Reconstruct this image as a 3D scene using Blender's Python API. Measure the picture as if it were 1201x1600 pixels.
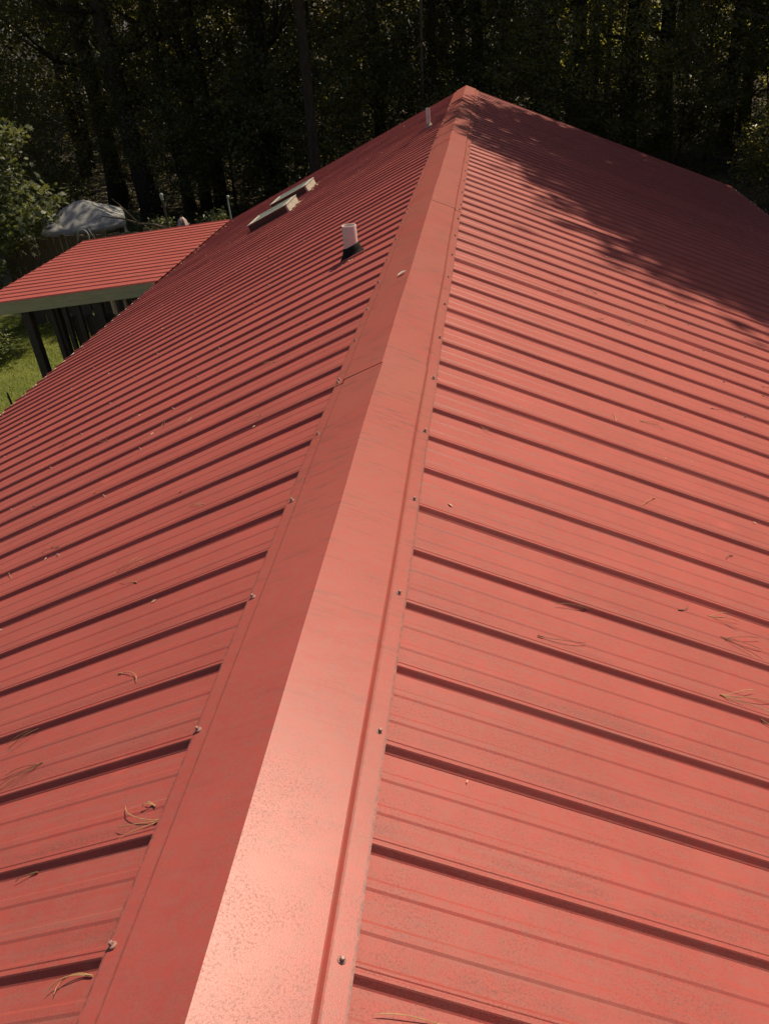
import bpy, bmesh, math, random
import numpy as np
from mathutils import Matrix, Vector

for o in list(bpy.data.objects): bpy.data.objects.remove(o)
scene = bpy.context.scene
R = math.radians

# ------------------------------------------------------------------ camera
H = 4.6                                   # ridge height above the ground
YAW, PITCH, ROLL = -0.1687, 0.5607, -0.1037
def cam_basis():
    f = Vector((math.sin(YAW)*math.cos(PITCH), math.cos(YAW)*math.cos(PITCH), -math.sin(PITCH)))
    r = Vector((math.cos(YAW), -math.sin(YAW), 0)); u = r.cross(f)
    c, s = math.cos(ROLL), math.sin(ROLL)
    return c*r+s*u, c*u-s*r, f
cr, cu, cf = cam_basis()
cam_data = bpy.data.cameras.new('camera'); cam = bpy.data.objects.new('camera', cam_data)
scene.collection.objects.link(cam); scene.camera = cam
m = Matrix((cr, cu, -cf)).transposed().to_4x4(); m.translation = (0.4407, 0.0, H+1.1537)
cam.matrix_world = m
cam_data.sensor_fit = 'VERTICAL'; cam_data.sensor_height = 36.0
cam_data.lens = 1238.14/1600*36.0
cam_data.clip_start = 0.05; cam_data.clip_end = 1000

# ------------------------------------------------------------------ light
SUN_AZ, SUN_EL = R(36), R(57)
world = bpy.data.worlds.new('World'); scene.world = world; world.use_nodes = True
wn = world.node_tree.nodes; wl = world.node_tree.links
sky = wn.new('ShaderNodeTexSky'); sky.sky_type = 'NISHITA'; sky.sun_disc = False
sky.air_density = .8; sky.dust_density = 3.0; sky.ozone_density = .3
sky.sun_elevation = SUN_EL; sky.sun_rotation = SUN_AZ
bg = wn['Background']; bg.inputs['Strength'].default_value = 0.07
wl.new(sky.outputs[0], bg.inputs['Color'])
sd = Vector((math.sin(SUN_AZ)*math.cos(SUN_EL), math.cos(SUN_AZ)*math.cos(SUN_EL), math.sin(SUN_EL)))
sun_data = bpy.data.lights.new('sun', 'SUN'); sun_data.energy = 4.6; sun_data.angle = R(0.55)
sun_data.color = (1.0, 0.85, 0.64)
sun = bpy.data.objects.new('sun', sun_data); scene.collection.objects.link(sun)
sun.rotation_euler = (-sd).to_track_quat('-Z', 'Y').to_euler(); sun.location = (20, 20, 40)
vs = scene.view_settings
vs.view_transform = 'Standard'; vs.look = 'None'; vs.gamma = 1.0; vs.exposure = 0.40; vs.use_curve_mapping = False
scene.cycles.max_bounces = 6; scene.cycles.diffuse_bounces = 3; scene.cycles.glossy_bounces = 3; scene.cycles.transmission_bounces = 4
scene.render.resolution_x = 768; scene.render.resolution_y = 1024

# ------------------------------------------------------------------ helpers
COL = scene.collection
rng = np.random.default_rng(7); random.seed(7)
ORG = {}                                    # world location of every root
def tag(o, label=None, cat=None, group=None, kind=None):
    if label: o['label'] = label
    if cat: o['category'] = cat
    if group: o['group'] = group
    if kind: o['kind'] = kind
    return o
def root(name, loc, label, cat, group=None):
    o = bpy.data.objects.new(name, None); COL.objects.link(o); o.location = loc
    o.empty_display_size = 0.2
    ORG[o.name] = Vector(loc); tag(o, label, cat, group); return o
def org(o):
    while o.parent: o = o.parent
    return ORG.get(o.name, Vector((0, 0, 0)))
def link(name, me, mat, parent=None):
    o = bpy.data.objects.new(name, me); COL.objects.link(o)
    if mat and not me.materials: me.materials.append(mat)
    if parent: o.parent = parent
    return o
class MB:
    """collects shapes in world coordinates into one mesh"""
    def __init__(s): s.v = []; s.f = []; s.uv = []
    def add(s, vs_, fs, uv=None):
        b = len(s.v); s.v += [tuple(v) for v in vs_]; s.f += [tuple(b+i for i in f) for f in fs]
        s.uv += list(uv) if uv else [(0, 0)]*len(vs_)
        return s
    def box(s, c, d, M=None):
        x, y, z = d[0]/2, d[1]/2, d[2]/2
        P = [Vector((sx*x, sy*y, sz*z)) for sz in (-1, 1) for sx, sy in ((-1, -1), (1, -1), (1, 1), (-1, 1))]
        if M is not None: P = [M @ p for p in P]
        P = [p+Vector(c) for p in P]
        return s.add(P, [(3, 2, 1, 0), (4, 5, 6, 7), (0, 1, 5, 4), (1, 2, 6, 5), (2, 3, 7, 6), (3, 0, 4, 7)])
    def tube(s, pts, rad, n=8, cap=True):
        pts = [Vector(p) for p in pts]
        rad = rad if hasattr(rad, '__len__') else [rad]*len(pts)
        rings = []
        ref = None
        for i, p in enumerate(pts):
            d = (pts[min(i+1, len(pts)-1)]-pts[max(i-1, 0)]).normalized()
            if ref is None: ref = d.orthogonal().normalized()
            a = (ref-d*ref.dot(d)).normalized(); b = d.cross(a); ref = a
            rings.append([p+(a*math.cos(t)+b*math.sin(t))*rad[i] for t in (2*math.pi*k/n for k in range(n))])
        vs_ = [v for r_ in rings for v in r_]; fs = []
        for i in range(len(pts)-1):
            for k in range(n): fs.append((i*n+k, i*n+(k+1) % n, (i+1)*n+(k+1) % n, (i+1)*n+k))
        if cap: fs += [tuple(range(n))[::-1], tuple((len(pts)-1)*n+k for k in range(n))]
        return s.add(vs_, fs)
    def lathe(s, prof, c, n=24, M=None):
        c = Vector(c); vs_ = []
        for r_, z in prof:
            for k in range(n):
                p = Vector((r_*math.cos(2*math.pi*k/n), r_*math.sin(2*math.pi*k/n), z))
                vs_.append((M @ p if M is not None else p)+c)
        fs = [(i*n+k, i*n+(k+1) % n, (i+1)*n+(k+1) % n, (i+1)*n+k) for i in range(len(prof)-1) for k in range(n)]
        return s.add(vs_, fs)
    def mesh(s, name, off=Vector((0, 0, 0)), smooth=False):
        me = bpy.data.meshes.new(name)
        me.from_pydata([(v[0]-off[0], v[1]-off[1], v[2]-off[2]) for v in s.v], [], s.f)
        ul = me.uv_layers.new(name='UVMap')
        li = np.empty(len(me.loops), np.int32); me.loops.foreach_get('vertex_index', li)
        ul.data.foreach_set('uv', np.array(s.uv, np.float32)[li].ravel())
        if smooth: me.polygons.foreach_set('use_smooth', [True]*len(me.polygons))
        me.update(); return me
    def build(s, name, mat, parent=None, smooth=False):
        return link(name, s.mesh(name, org(parent) if parent else Vector((0, 0, 0)), smooth), mat, parent)
def bevel(o, w=.006, seg=2):
    md = o.modifiers.new('bevel', 'BEVEL'); md.width = w; md.segments = seg; md.limit_method = 'ANGLE'; return o
def copy_tree(o, parent=None):
    c = o.copy(); COL.objects.link(c)
    if parent: c.parent = parent
    for ch in list(o.children): copy_tree(ch, c)
    return c

# ------------------------------------------------------------------ materials
def mat_new(name):
    m_ = bpy.data.materials.new(name); m_.use_nodes = True
    return m_, m_.node_tree.nodes, m_.node_tree.links, m_.node_tree.nodes['Principled BSDF']
class N:
    def __init__(s, nt): s.n = nt.nodes; s.l = nt.links
    def noise(s, vec, scale, detail=4, rough=.6, dist=0):
        t = s.n.new('ShaderNodeTexNoise'); t.inputs['Scale'].default_value = scale
        t.inputs['Detail'].default_value = detail; t.inputs['Roughness'].default_value = rough
        t.inputs['Distortion'].default_value = dist
        if vec is not None: s.l.new(vec, t.inputs['Vector'])
        return t.outputs['Fac']
    def ramp(s, fac, a, b):
        t = s.n.new('ShaderNodeMapRange'); t.inputs['From Min'].default_value = a; t.inputs['From Max'].default_value = b
        t.interpolation_type = 'SMOOTHSTEP'
        s.l.new(fac, t.inputs['Value']); return t.outputs[0]
    def math(s, op, a, b=None, c=None):
        t = s.n.new('ShaderNodeMath'); t.operation = op
        for i, v in enumerate((a, b, c)):
            if v is None: continue
            if isinstance(v, (int, float)): t.inputs[i].default_value = v
            else: s.l.new(v, t.inputs[i])
        return t.outputs[0]
    def mix(s, fac, a, b):
        t = s.n.new('ShaderNodeMix'); t.data_type = 'RGBA'
        for sock, v in ((t.inputs[0], fac), (t.inputs[6], a), (t.inputs[7], b)):
            if isinstance(v, (int, float)): sock.default_value = v
            elif isinstance(v, tuple): sock.default_value = (*v, 1) if len(v) == 3 else v
            else: s.l.new(v, sock)
        return t.outputs[2]
    def coord(s, which): return s.n.new('ShaderNodeTexCoord').outputs[which]
    def scale(s, vec, sc, loc=(0, 0, 0), rot=(0, 0, 0)):
        t = s.n.new('ShaderNodeMapping'); t.inputs['Scale'].default_value = sc
        t.inputs['Location'].default_value = loc; t.inputs['Rotation'].default_value = rot
        s.l.new(vec, t.inputs['Vector']); return t.outputs[0]
    def bump(s, h, strength, dist, bsdf, prev=None):
        t = s.n.new('ShaderNodeBump'); t.inputs['Strength'].default_value = strength; t.inputs['Distance'].default_value = dist
        s.l.new(h, t.inputs['Height'])
        if prev: s.l.new(prev, t.inputs['Normal'])
        if bsdf: s.l.new(t.outputs[0], bsdf.inputs['Normal'])
        return t.outputs[0]

RIB0, PITCHR = 0.645, 0.2286
def metal_paint(name, cap=False):
    m_, n, l, b = mat_new(name); k = N(m_.node_tree)
    uv = k.coord('UV'); info = n.new('ShaderNodeObjectInfo')
    red, clean, dirt, dust = (.300, .057, .047), (.345, .066, .054), (.130, .050, .041), (.235, .098, .080)
    broad = k.noise(uv, 2.3, 5, .65)
    mid = k.noise(uv, 42, 6, .8)
    fine = k.noise(uv, 210, 3, .7)
    grit = k.noise(uv, 420, 2, .6)
    col = k.mix(k.ramp(broad, .3, .72), red, clean)
    col = k.mix(k.math('MULTIPLY', k.ramp(mid, .38, .68), .50), col, dust)
    # fine grime speckle, denser where the broad noise is high
    sp = k.math('MULTIPLY', k.ramp(fine, .47, .66), k.ramp(k.noise(uv, 7.1, 5, .7), .34, .62))
    col = k.mix(k.math('MULTIPLY', sp, .60 if not cap else .34), col, dirt)
    if not cap:
        sep = n.new('ShaderNodeSeparateXYZ'); l.new(uv, sep.inputs[0])
        ph = k.math('FRACT', k.math('DIVIDE', k.math('SUBTRACT', sep.outputs[1], RIB0-PITCHR*40), PITCHR))
        # grime caught along the foot of each rib
        foot = k.math('MULTIPLY', k.ramp(ph, .08, .11), k.math('SUBTRACT', 1.0, k.ramp(ph, .12, .34)))
        foot = k.math('MULTIPLY', foot, k.ramp(k.noise(k.scale(uv, (1.2, 4, 1)), 3, 3, .6), .38, .60))
        foot = k.math('MULTIPLY', foot, k.ramp(k.noise(uv, 150, 3, .8), .38, .62))
        col = k.mix(k.math('MULTIPLY', foot, .62), col, (.120, .054, .045))
        # run-off streaks down the slope
        st = k.ramp(k.noise(k.scale(uv, (1.2, 60, 1)), 1.0, 4, .6), .48, .72)
        col = k.mix(k.math('MULTIPLY', st, .40), col, dust)
        # rubbed, cleaner footprints
        foot2 = k.ramp(k.noise(k.scale(uv, (3.0, 6.0, 1), (3.1, 1.7, 0)), 1.0, 2, .4, .6), .70, .76)
        col = k.mix(k.math('MULTIPLY', foot2, .45), col, (.38, .085, .068))
        # every sheet weathered a little differently
        hv = n.new('ShaderNodeHueSaturation'); l.new(col, hv.inputs['Color'])
        l.new(k.math('ADD', k.math('MULTIPLY', info.outputs['Random'], .12), .94), hv.inputs['Value'])
        col = hv.outputs[0]
    else:
        # short dark scuffs lying across the ridge, fewer near the close end
        sc = k.ramp(k.noise(k.scale(uv, (6, 70, 1), (0, 0, 0), (0, 0, .10)), 1.0, 5, .7), .49, .63)
        pat = k.ramp(k.noise(k.scale(uv, (1, 1.6, 1)), 4.2, 4, .65), .38, .58)
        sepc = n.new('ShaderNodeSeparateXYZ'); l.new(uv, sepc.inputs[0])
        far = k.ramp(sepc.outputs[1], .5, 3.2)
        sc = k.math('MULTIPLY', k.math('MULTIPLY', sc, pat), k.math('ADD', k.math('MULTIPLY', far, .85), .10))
        col = k.mix(sc, col, (.13, .055, .045))
        # grime packed along the hemmed edge and the step of the flange
        ax = k.math('ABSOLUTE', k.math('SUBTRACT', sepc.outputs[0], 5.0))
        gr = k.ramp(ax, .2215, .2265)
        gr = k.math('MAXIMUM', gr, k.math('MULTIPLY', k.math('SUBTRACT', 1.0, k.ramp(k.math('ABSOLUTE', k.math('SUBTRACT', ax, .1885)), .0008, .0030)), .6))
        gr = k.math('MULTIPLY', gr, k.ramp(k.noise(k.scale(uv, (30, 14, 1)), 4, 4, .7), .36, .58))
        col = k.mix(k.math('MULTIPLY', gr, .75), col, (.085, .045, .038))
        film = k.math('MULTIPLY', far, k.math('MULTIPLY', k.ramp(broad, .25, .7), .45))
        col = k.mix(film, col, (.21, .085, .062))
    l.new(col, b.inputs['Base Color'])
    rg = k.math('ADD', k.math('MULTIPLY', k.math('ADD', mid, sp), .10), .46 if not cap else .33)
    l.new(rg, b.inputs['Roughness'])
    b.inputs['Specular IOR Level'].default_value = .27 if cap else .22
    k.bump(grit, .40 if not cap else .16, .0010, b)
    return m_
def simple(name, a, c, scale=8, rough=.8, bumps=.3, bd=.01, sc=(1, 1, 1), spec=.4):
    m_, n, l, b = mat_new(name); k = N(m_.node_tree)
    v = k.scale(k.coord('Object'), sc)
    f = k.noise(v, scale, 6, .65)
    l.new(k.mix(k.ramp(f, .3, .7), a, c), b.inputs['Base Color'])
    b.inputs['Roughness'].default_value = rough; b.inputs['Specular IOR Level'].default_value = spec
    if bumps: k.bump(f, bumps, bd, b)
    return m_
def leaf_mat(name, a, c, trans, rough=.45, tfac=.35):
    m_, n, l, b = mat_new(name); k = N(m_.node_tree)
    f = k.noise(k.coord('Object'), 1.7, 3, .6); g = k.noise(k.coord('Object'), 23, 2, .6)
    col = k.mix(k.ramp(k.math('ADD', k.math('MULTIPLY', f, .5), k.math('MULTIPLY', g, .5)), .35, .65), a, c)
    l.new(col, b.inputs['Base Color']); b.inputs['Roughness'].default_value = rough
    b.inputs['Specular IOR Level'].default_value = .45
    t = n.new('ShaderNodeBsdfTranslucent'); t.inputs['Color'].default_value = (*trans, 1)
    mx = n.new('ShaderNodeMixShader'); mx.inputs[0].default_value = tfac
    l.new(b.outputs[0], mx.inputs[1]); l.new(t.outputs[0], mx.inputs[2])
    l.new(mx.outputs[0], n['Material Output'].inputs['Surface'])
    return m_
M = {}
M['roof'] = metal_paint('red painted steel')
M['cap'] = metal_paint('red painted ridge steel', True)
M['screw'] = simple('weathered screw', (.20, .10, .09), (.34, .20, .17), 300, .45, .2, .001)
M['white'] = simple('white trim paint', (.62, .58, .52), (.74, .70, .64), 20, .5, .1)
M['pvc'] = simple('pipe plastic', (.62, .50, .44), (.68, .56, .50), 12, .35, 0)
M['rubber'] = simple('black rubber', (.008, .007, .007), (.014, .013, .012), 30, .75, .1, spec=.12)
M['boot'] = simple('dusty grey boot', (.28, .21, .16), (.4, .32, .25), 30, .8, .2)
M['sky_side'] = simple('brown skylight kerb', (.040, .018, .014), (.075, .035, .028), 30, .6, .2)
M['sky_frame'] = simple('pale skylight frame and sunlit kerb', (.27, .25, .21), (.40, .37, .31), 25, .6, .2)
M['siding'] = simple('tan siding', (.36, .28, .20), (.42, .33, .25), 6, .7, .2)
M['fascia'] = simple('weathered pale fascia', (.36, .32, .17), (.45, .40, .23), 9, .75, .3, .004, (.4, 4, 4))
M['darkwood'] = simple('dark weathered wood', (.035, .024, .017), (.075, .052, .038), 14, .85, .5, .004, (6, 6, .7))
M['stud'] = simple('pale raw timber', (.28, .19, .12), (.40, .28, .18), 14, .8, .4, .004, (6, 6, .7))
M['fencewood'] = simple('grey brown fence wood', (.075, .052, .036), (.14, .10, .07), 14, .85, .5, .004, (6, 6, .7))
M['deck'] = simple('orange deck plank', (.42, .19, .09), (.55, .27, .13), 10, .7, .3, .003, (1, 8, 8))
M['canvas'] = simple('grey canvas', (.19, .19, .185), (.26, .26, .255), 5, .85, .25, .02)
M['steel'] = simple('dark iron', (.03, .025, .022), (.06, .05, .045), 30, .5, .2)
M['paleiron'] = simple('pale painted iron', (.25, .27, .24), (.36, .38, .34), 30, .5, .1)
M['stripe_a'] = simple('faded pink canvas', (.42, .30, .28), (.5, .37, .34), 12, .85, .2)
M['stripe_b'] = simple('dark striped canvas', (.11, .07, .07), (.16, .1, .1), 12, .85, .2)
M['bark'] = simple('bark', (.022, .015, .010), (.058, .040, .028), 7, .95, .9, .03, (3, 3, .6))
M['bark_pale'] = simple('pale bark', (.10, .075, .05), (.17, .13, .09), 9, .95, .7, .02, (3, 3, .7))
M['needle'] = simple('dry pine needle', (.30, .17, .075), (.44, .27, .13), 60, .6, 0)
M['needle_dark'] = simple('old pine needle', (.13, .07, .035), (.22, .125, .06), 60, .6, 0)
M['litter'] = simple('dry leaf bits', (.42, .27, .16), (.62, .44, .30), 80, .7, 0)
M['dryleaf'] = simple('pale dry leaf', (.46, .38, .32), (.58, .50, .44), 80, .6, .2)
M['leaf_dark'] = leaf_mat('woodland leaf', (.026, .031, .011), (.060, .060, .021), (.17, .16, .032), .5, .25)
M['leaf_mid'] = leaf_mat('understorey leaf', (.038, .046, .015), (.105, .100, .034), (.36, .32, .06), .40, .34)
M['leaf_far'] = leaf_mat('sun-brightened clearing leaf', (.07, .09, .02), (.14, .14, .03), (.55, .52, .06), .45, .55)  # lighter copy of the wood's leaves, sunlight of the clearing put into the colour
M['leaf_maple'] = leaf_mat('maple leaf', (.045, .066, .024), (.095, .105, .040), (.24, .26, .06), .5, .24)
M['leaf_ivy'] = leaf_mat('ivy leaf', (.04, .05, .018), (.085, .085, .035), (.2, .19, .05), .4, .25)
M['leaf_low'] = leaf_mat('low shrub leaf', (.06, .085, .028), (.13, .14, .045), (.3, .32, .07), .45, .3)
M['grass'] = leaf_mat('grass blade', (.10, .125, .014), (.20, .21, .032), (.38, .40, .04), .5, .4)
m_, n, l, b = mat_new('skylight glass'); M['glass'] = m_
b.inputs['Base Color'].default_value = (.22, .27, .25, 1); b.inputs['Roughness'].default_value = .18
b.inputs['Specular IOR Level'].default_value = .6
m_, n, l, b = mat_new('ground soil lawn and litter'); M['ground'] = m_; k = N(m_.node_tree)
oc = k.coord('Object')
g1 = k.noise(oc, .9, 6, .65); g2 = k.noise(oc, 14, 6, .75)
lawn = k.mix(k.ramp(g1, .35, .65), (.07, .095, .014), (.12, .135, .024))
lit = k.mix(k.ramp(g2, .35, .65), (.030, .024, .012), (.075, .058, .030))
sx = n.new('ShaderNodeSeparateXYZ'); l.new(oc, sx.inputs[0])
edge = k.math('ADD', sx.outputs[1], k.math('MULTIPLY', g1, 4.0))
l.new(k.mix(k.ramp(edge, 20.0, 22.5), lawn, lit), b.inputs['Base Color'])
b.inputs['Roughness'].default_value = .95
k.bump(g2, .8, .05, b)

# ------------------------------------------------------------------ ground
g = MB(); g.add([(-220, -150, 0), (220, -150, 0), (220, 300, 0), (-220, 300, 0)], [(0, 1, 2, 3)])
tag(g.build('ground', M['ground']), kind='structure')

# ------------------------------------------------------------------ the house and its roof
TH = 0.3974; CT, ST = math.cos(TH), math.sin(TH)
W = 4.87                                   # slope length ridge to eave
Y_END = 15.04
Y_START = RIB0-PITCHR*14
PAN, RIBTOP, FLANGE = -0.0290, -0.0138, -0.0115
house = root('house', (0, 0, 0), 'long house with a ribbed red metal gable roof', 'house')
def sp(side, s, y, off=0.0):               # point on a roof slope: distance down slope, along ridge, height off the ridge plane
    return Vector((side*(s*CT+off*ST), y, H-s*ST+off*CT))
SM = {}
for sd_ in (1, -1):
    ex = Vector((sd_*CT, 0, -ST)); ez = Vector((sd_*ST, 0, CT)); ey = ez.cross(ex)
    SM[sd_] = Matrix((ex, ey, ez)).transposed()

HR = RIBTOP-PAN
RB, RT = .0205, .0082                      # half widths of rib foot and rib top
def panel_profile(L):
    """(y, height above the pan) across one four-rib sheet"""
    P = []
    for r_ in range(4):
        c = r_*PITCHR
        P += [(c-RB, 0), (c-RB+.003, .0022), (c-RT-.0022, HR-.0025), (c-RT, HR), (c-.0035, HR), (c-.0015, HR-.0016),
              (c+.0015, HR-.0016), (c+.0035, HR), (c+RT, HR), (c+RT+.0022, HR-.0025), (c+RB-.003, .0022), (c+RB, 0)]
        for f in (1/3, 2/3):
            q = c+PITCHR*f
            P += [(q-.0125, 0), (q-.0070, .0023), (q+.0070, .0023), (q+.0125, 0)]
    c = 4*PITCHR                             # the under-lap leg
    P += [(c-RB+.001, -.0012), (c-RT, HR-.0030), (c+RT, HR-.0030)]
    return P
def wob(s, y, sd_):                          # slight oil-canning of the sheets
    return .0011*math.sin(2.1*s+1.3*y+sd_)*math.sin(5.3*y-1.7*s)+.0008*math.sin(7.1*s+3.3*y)
screw_mesh = None
def make_screw_mesh():
    a = MB()
    a.lathe([(.0001, .0034), (.0036, .0034), (.0066, .0022), (.0074, .0006), (.0074, -.001)], (0, 0, 0), 12)
    for n_, z0, z1, r_ in ((6, .003, .0085, .0042),):
        ring = [Vector((r_*math.cos(R(60*i)), r_*math.sin(R(60*i)), 0)) for i in range(6)]
        a.add([v+Vector((0, 0, z0)) for v in ring]+[v+Vector((0, 0, z1)) for v in ring]+[v*.72+Vector((0, 0, z1+.0014)) for v in ring],
              [(i, (i+1) % 6, 6+(i+1) % 6, 6+i) for i in range(6)]+[(6+i, 6+(i+1) % 6, 12+(i+1) % 6, 12+i) for i in range(6)]+[tuple(range(12, 18))])
    me = a.mesh('screw'); me.materials.append(M['screw']); return me
screw_mesh = make_screw_mesh()
def screw(parent, side, s, y, off):
    o = bpy.data.objects.new('screw', screw_mesh); COL.objects.link(o); o.parent = parent
    Mx = SM[side].to_4x4() @ Matrix.Rotation(random.uniform(0, 6.28), 4, 'Z') @ Matrix.Rotation(random.gauss(0, .05), 4, 'X')
    Mx.translation = sp(side, s, y, off); o.matrix_local = Mx
    return o
ROWS = {-1: (1.45, 2.37, 3.55, 4.72), 1: (1.83, 2.9, 3.8, 4.72)}
for side in (-1, 1):
    y0 = Y_START; i = 0
    while y0 < Y_END-.05:
        a = MB(); prof = panel_profile(W)
        prof = [(py, pz) for py, pz in prof if y0+py <= Y_END]
        ns = 22; ss = [.05+(W-.05)*j/ns for j in range(ns+1)]
        yj = random.gauss(0, .0012); tilt = random.gauss(0, .0004)
        vs_, uvs = [], []
        for s in ss:
            for py, pz in prof:
                y = y0+py+yj+tilt*s
                vs_.append(sp(side, s, y, PAN+pz+wob(s, y, side)*(1 if pz < .01 else .4))); uvs.append((s+side*20+40, y))
        npf = len(prof); fs = []
        for j in range(ns):
            for q in range(npf-1):
                f = (j*npf+q, j*npf+q+1, (j+1)*npf+q+1, (j+1)*npf+q)
                fs.append(f[::-1] if side > 0 else f)
        a.add(vs_, fs, uvs)
        # sheet thickness along the eave end and the near lapped edge
        lo = MB()
        pn = a.build('roof_panel', M['roof'], house)
        md = pn.modifiers.new('sheet', 'SOLIDIFY'); md.thickness = .0009; md.offset = -1
        for row in ROWS[side]:
            for r_ in (0, 2):
                yy = y0+r_*PITCHR-RB-.016
                if Y_START < yy < Y_END: screw(pn, side, row+random.gauss(0, .008), yy+random.gauss(0, .004), PAN)
        y0 += 4*PITCHR; i += 1
# ridge cap: lengths that lap one over the next
JOINTS = [Y_START-.02, -.06, 2.905, 5.93, 8.93, 11.93, Y_END+.012]
CAPP = [(0, .0), (.172, .0), (.1755, -.0012), (.1845, FLANGE+.0006), (.188, FLANGE+.0003), (.2285, FLANGE), (.2285, FLANGE-.0022)]
for j in range(len(JOINTS)-1):
    a0, a1 = JOINTS[j], JOINTS[j+1]
    lift = .0
    a = MB(); ny = 40; vs_, uvs = [], []
    full = [(-1, s, o) for s, o in CAPP[::-1]]+[(1, s, o) for s, o in CAPP[1:]]
    for t in range(ny+1):
        y = a0+(a1-a0+(.10 if j < len(JOINTS)-2 else 0))*t/ny
        wv = .0020*math.sin(1.7*y+.4)+.0012*math.sin(4.7*y)+(.0015 if j % 2 else -.0015)
        for sd_, s, o in full:
            lap = .0013*(1-t/ny)
            p_ = sp(sd_, s, y, o+lap+((.0020*math.sin(2.6*y+sd_)+.0012*math.sin(8.3*y+2*sd_)) if .01 < s < .17 else .0008*math.sin(6.1*y+sd_)))
            vs_.append(p_+Vector((wv, 0, 0))); uvs.append((sd_*s+5, y))
    nf = len(full); fs = [(t*nf+q, t*nf+q+1, (t+1)*nf+q+1, (t+1)*nf+q) for t in range(ny) for q in range(nf-1)]
    a.add(vs_, fs, uvs)
    cp = a.build('ridge_cap', M['cap'], house)
    md = cp.modifiers.new('sheet', 'SOLIDIFY'); md.thickness = .0012; md.offset = -1
    for side, y00 in ((1, .6544), (-1, .6458)):
        for k_ in range(-8, 40):
            y = y00+.4572*k_
            if a0 < y <= a1 and y < Y_END-.1:
                screw(cp, side, .2115+random.gauss(0, .002), y+random.gauss(0, .006), FLANGE+.0013*(1-(y-a0)/(a1-a0))+.0004)
        if j in (2, 3, 4): screw(cp, side, .2115, a0+.045+random.gauss(0, .01), FLANGE+.0017)
# rake trim at the far gable, eave drip edges, fascias, soffits, walls
for side in (-1, 1):
    a = MB()
    P = [sp(side, .03, Y_END-.004, PAN-.004), sp(side, W-.004, Y_END-.004, PAN-.004)]
    a.add([P[0], P[1], P[1]+Vector((0, 0, -.16)), P[0]+Vector((0, 0, -.16)),
           P[0]+Vector((0, -.03, 0)), P[1]+Vector((0, -.03, 0)), P[1]+Vector((0, -.03, -.16)), P[0]+Vector((0, -.03, -.16))],
          [(0, 1, 2, 3), (7, 6, 5, 4), (0, 4, 5, 1), (3, 2, 6, 7), (1, 5, 6, 2), (0, 3, 7, 4)])
    a.build('rake_board', M['roof'], house)
    e = sp(side, W, 0, PAN)
    yc, yl = (Y_START+Y_END)/2, Y_END-Y_START-.08
    MB().box((e.x+side*.007, yc, e.z-.042), (.040, yl, .055)).build('drip_edge', M['white'], house)
    MB().box((e.x-side*.03, yc, e.z-.14), (.03, yl, .16)).build('fascia', M['white'], house)
    MB().box((e.x-side*.26, yc, e.z-.21), (.42, yl, .012)).build('soffit', M['white'], house)
    xw = abs(e.x)-.47
    for kx in range(12):                                  # lapped siding boards
        MB().box((side*(xw-.01), yc, .12+.2*kx), (.03, yl-.5, .192), Matrix.Rotation(side*.04, 3, 'Y')).build('siding_board', M['siding'], house)
for yg in (Y_START+.25, Y_END-.3):
    a = MB(); xw = sp(1, W, 0).x-.5; zt = H-.12
    zz = zt-xw*math.tan(TH)
    out = [(-xw, 0), (xw, 0), (xw, zz), (0, zt), (-xw, zz)]
    a.add([(x, yg-.05, z) for x, z in out]+[(x, yg+.05, z) for x, z in out],
          [(0, 1, 2, 3, 4), (9, 8, 7, 6, 5)]+[(i, i+5, (i+1) % 5+5, (i+1) % 5) for i in range(5)])
    a.build('gable_wall', M['siding'], house)

# ------------------------------------------------------------------ vent pipes
def pipe_s(s, y, rad, h, boot_mat, label, tall):
    base = sp(-1, s, y, PAN)
    p = root('vent_pipe', base, label, 'vent pipe', None)
    Mx = SM[-1]
    a = MB(); a.lathe([(rad, -.03), (rad, h), (rad*.985, h+.003), (rad*.88, h+.003), (rad*.86, h), (rad*.86, h-.12), (.001, h-.12)], base, 28)
    o = a.build('pipe', M['pvc'], p, True); o.modifiers.new('es', 'EDGE_SPLIT').split_angle = R(50)
    b_ = MB()
    # boot: a cone tilted to stand on the slope, turned up along the pipe
    n_ = 28; prof = [(rad*1.75, .0), (rad*1.72, .008), (rad*1.5, .02), (rad*1.32, tall*.55), (rad*1.16, tall), (rad*1.02, tall+.006)]
    vs_ = []
    for q, (r_, z) in enumerate(prof):
        t = min(1, z/.05)
        for k_ in range(n_):
            ang = 2*math.pi*k_/n_
            flat = Mx @ Vector((r_*math.cos(ang), r_*math.sin(ang), z)); up = Vector((-r_*math.cos(ang), -r_*math.sin(ang), z))
            slope = Vector((-r_*math.cos(ang), r_*math.sin(ang), 0)); slope.z = slope.x*math.tan(TH)+z
            vs_.append(base+slope)
    b_.add(vs_, [(i*n_+k_, i*n_+(k_+1) % n_, (i+1)*n_+(k_+1) % n_, (i+1)*n_+k_) for i in range(len(prof)-1) for k_ in range(n_)])
    b_.build('boot', boot_mat, p, True)
    return p
pipe_s(.60, 5.535, .050, .205, M['rubber'], 'short pale plastic vent pipe in a black rubber boot near the ridge', .07)
pipe_s(.47, 11.8, .028, .225, M['boot'], 'thin pale vent pipe at the far end of the roof in tree shade', .04)

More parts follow.
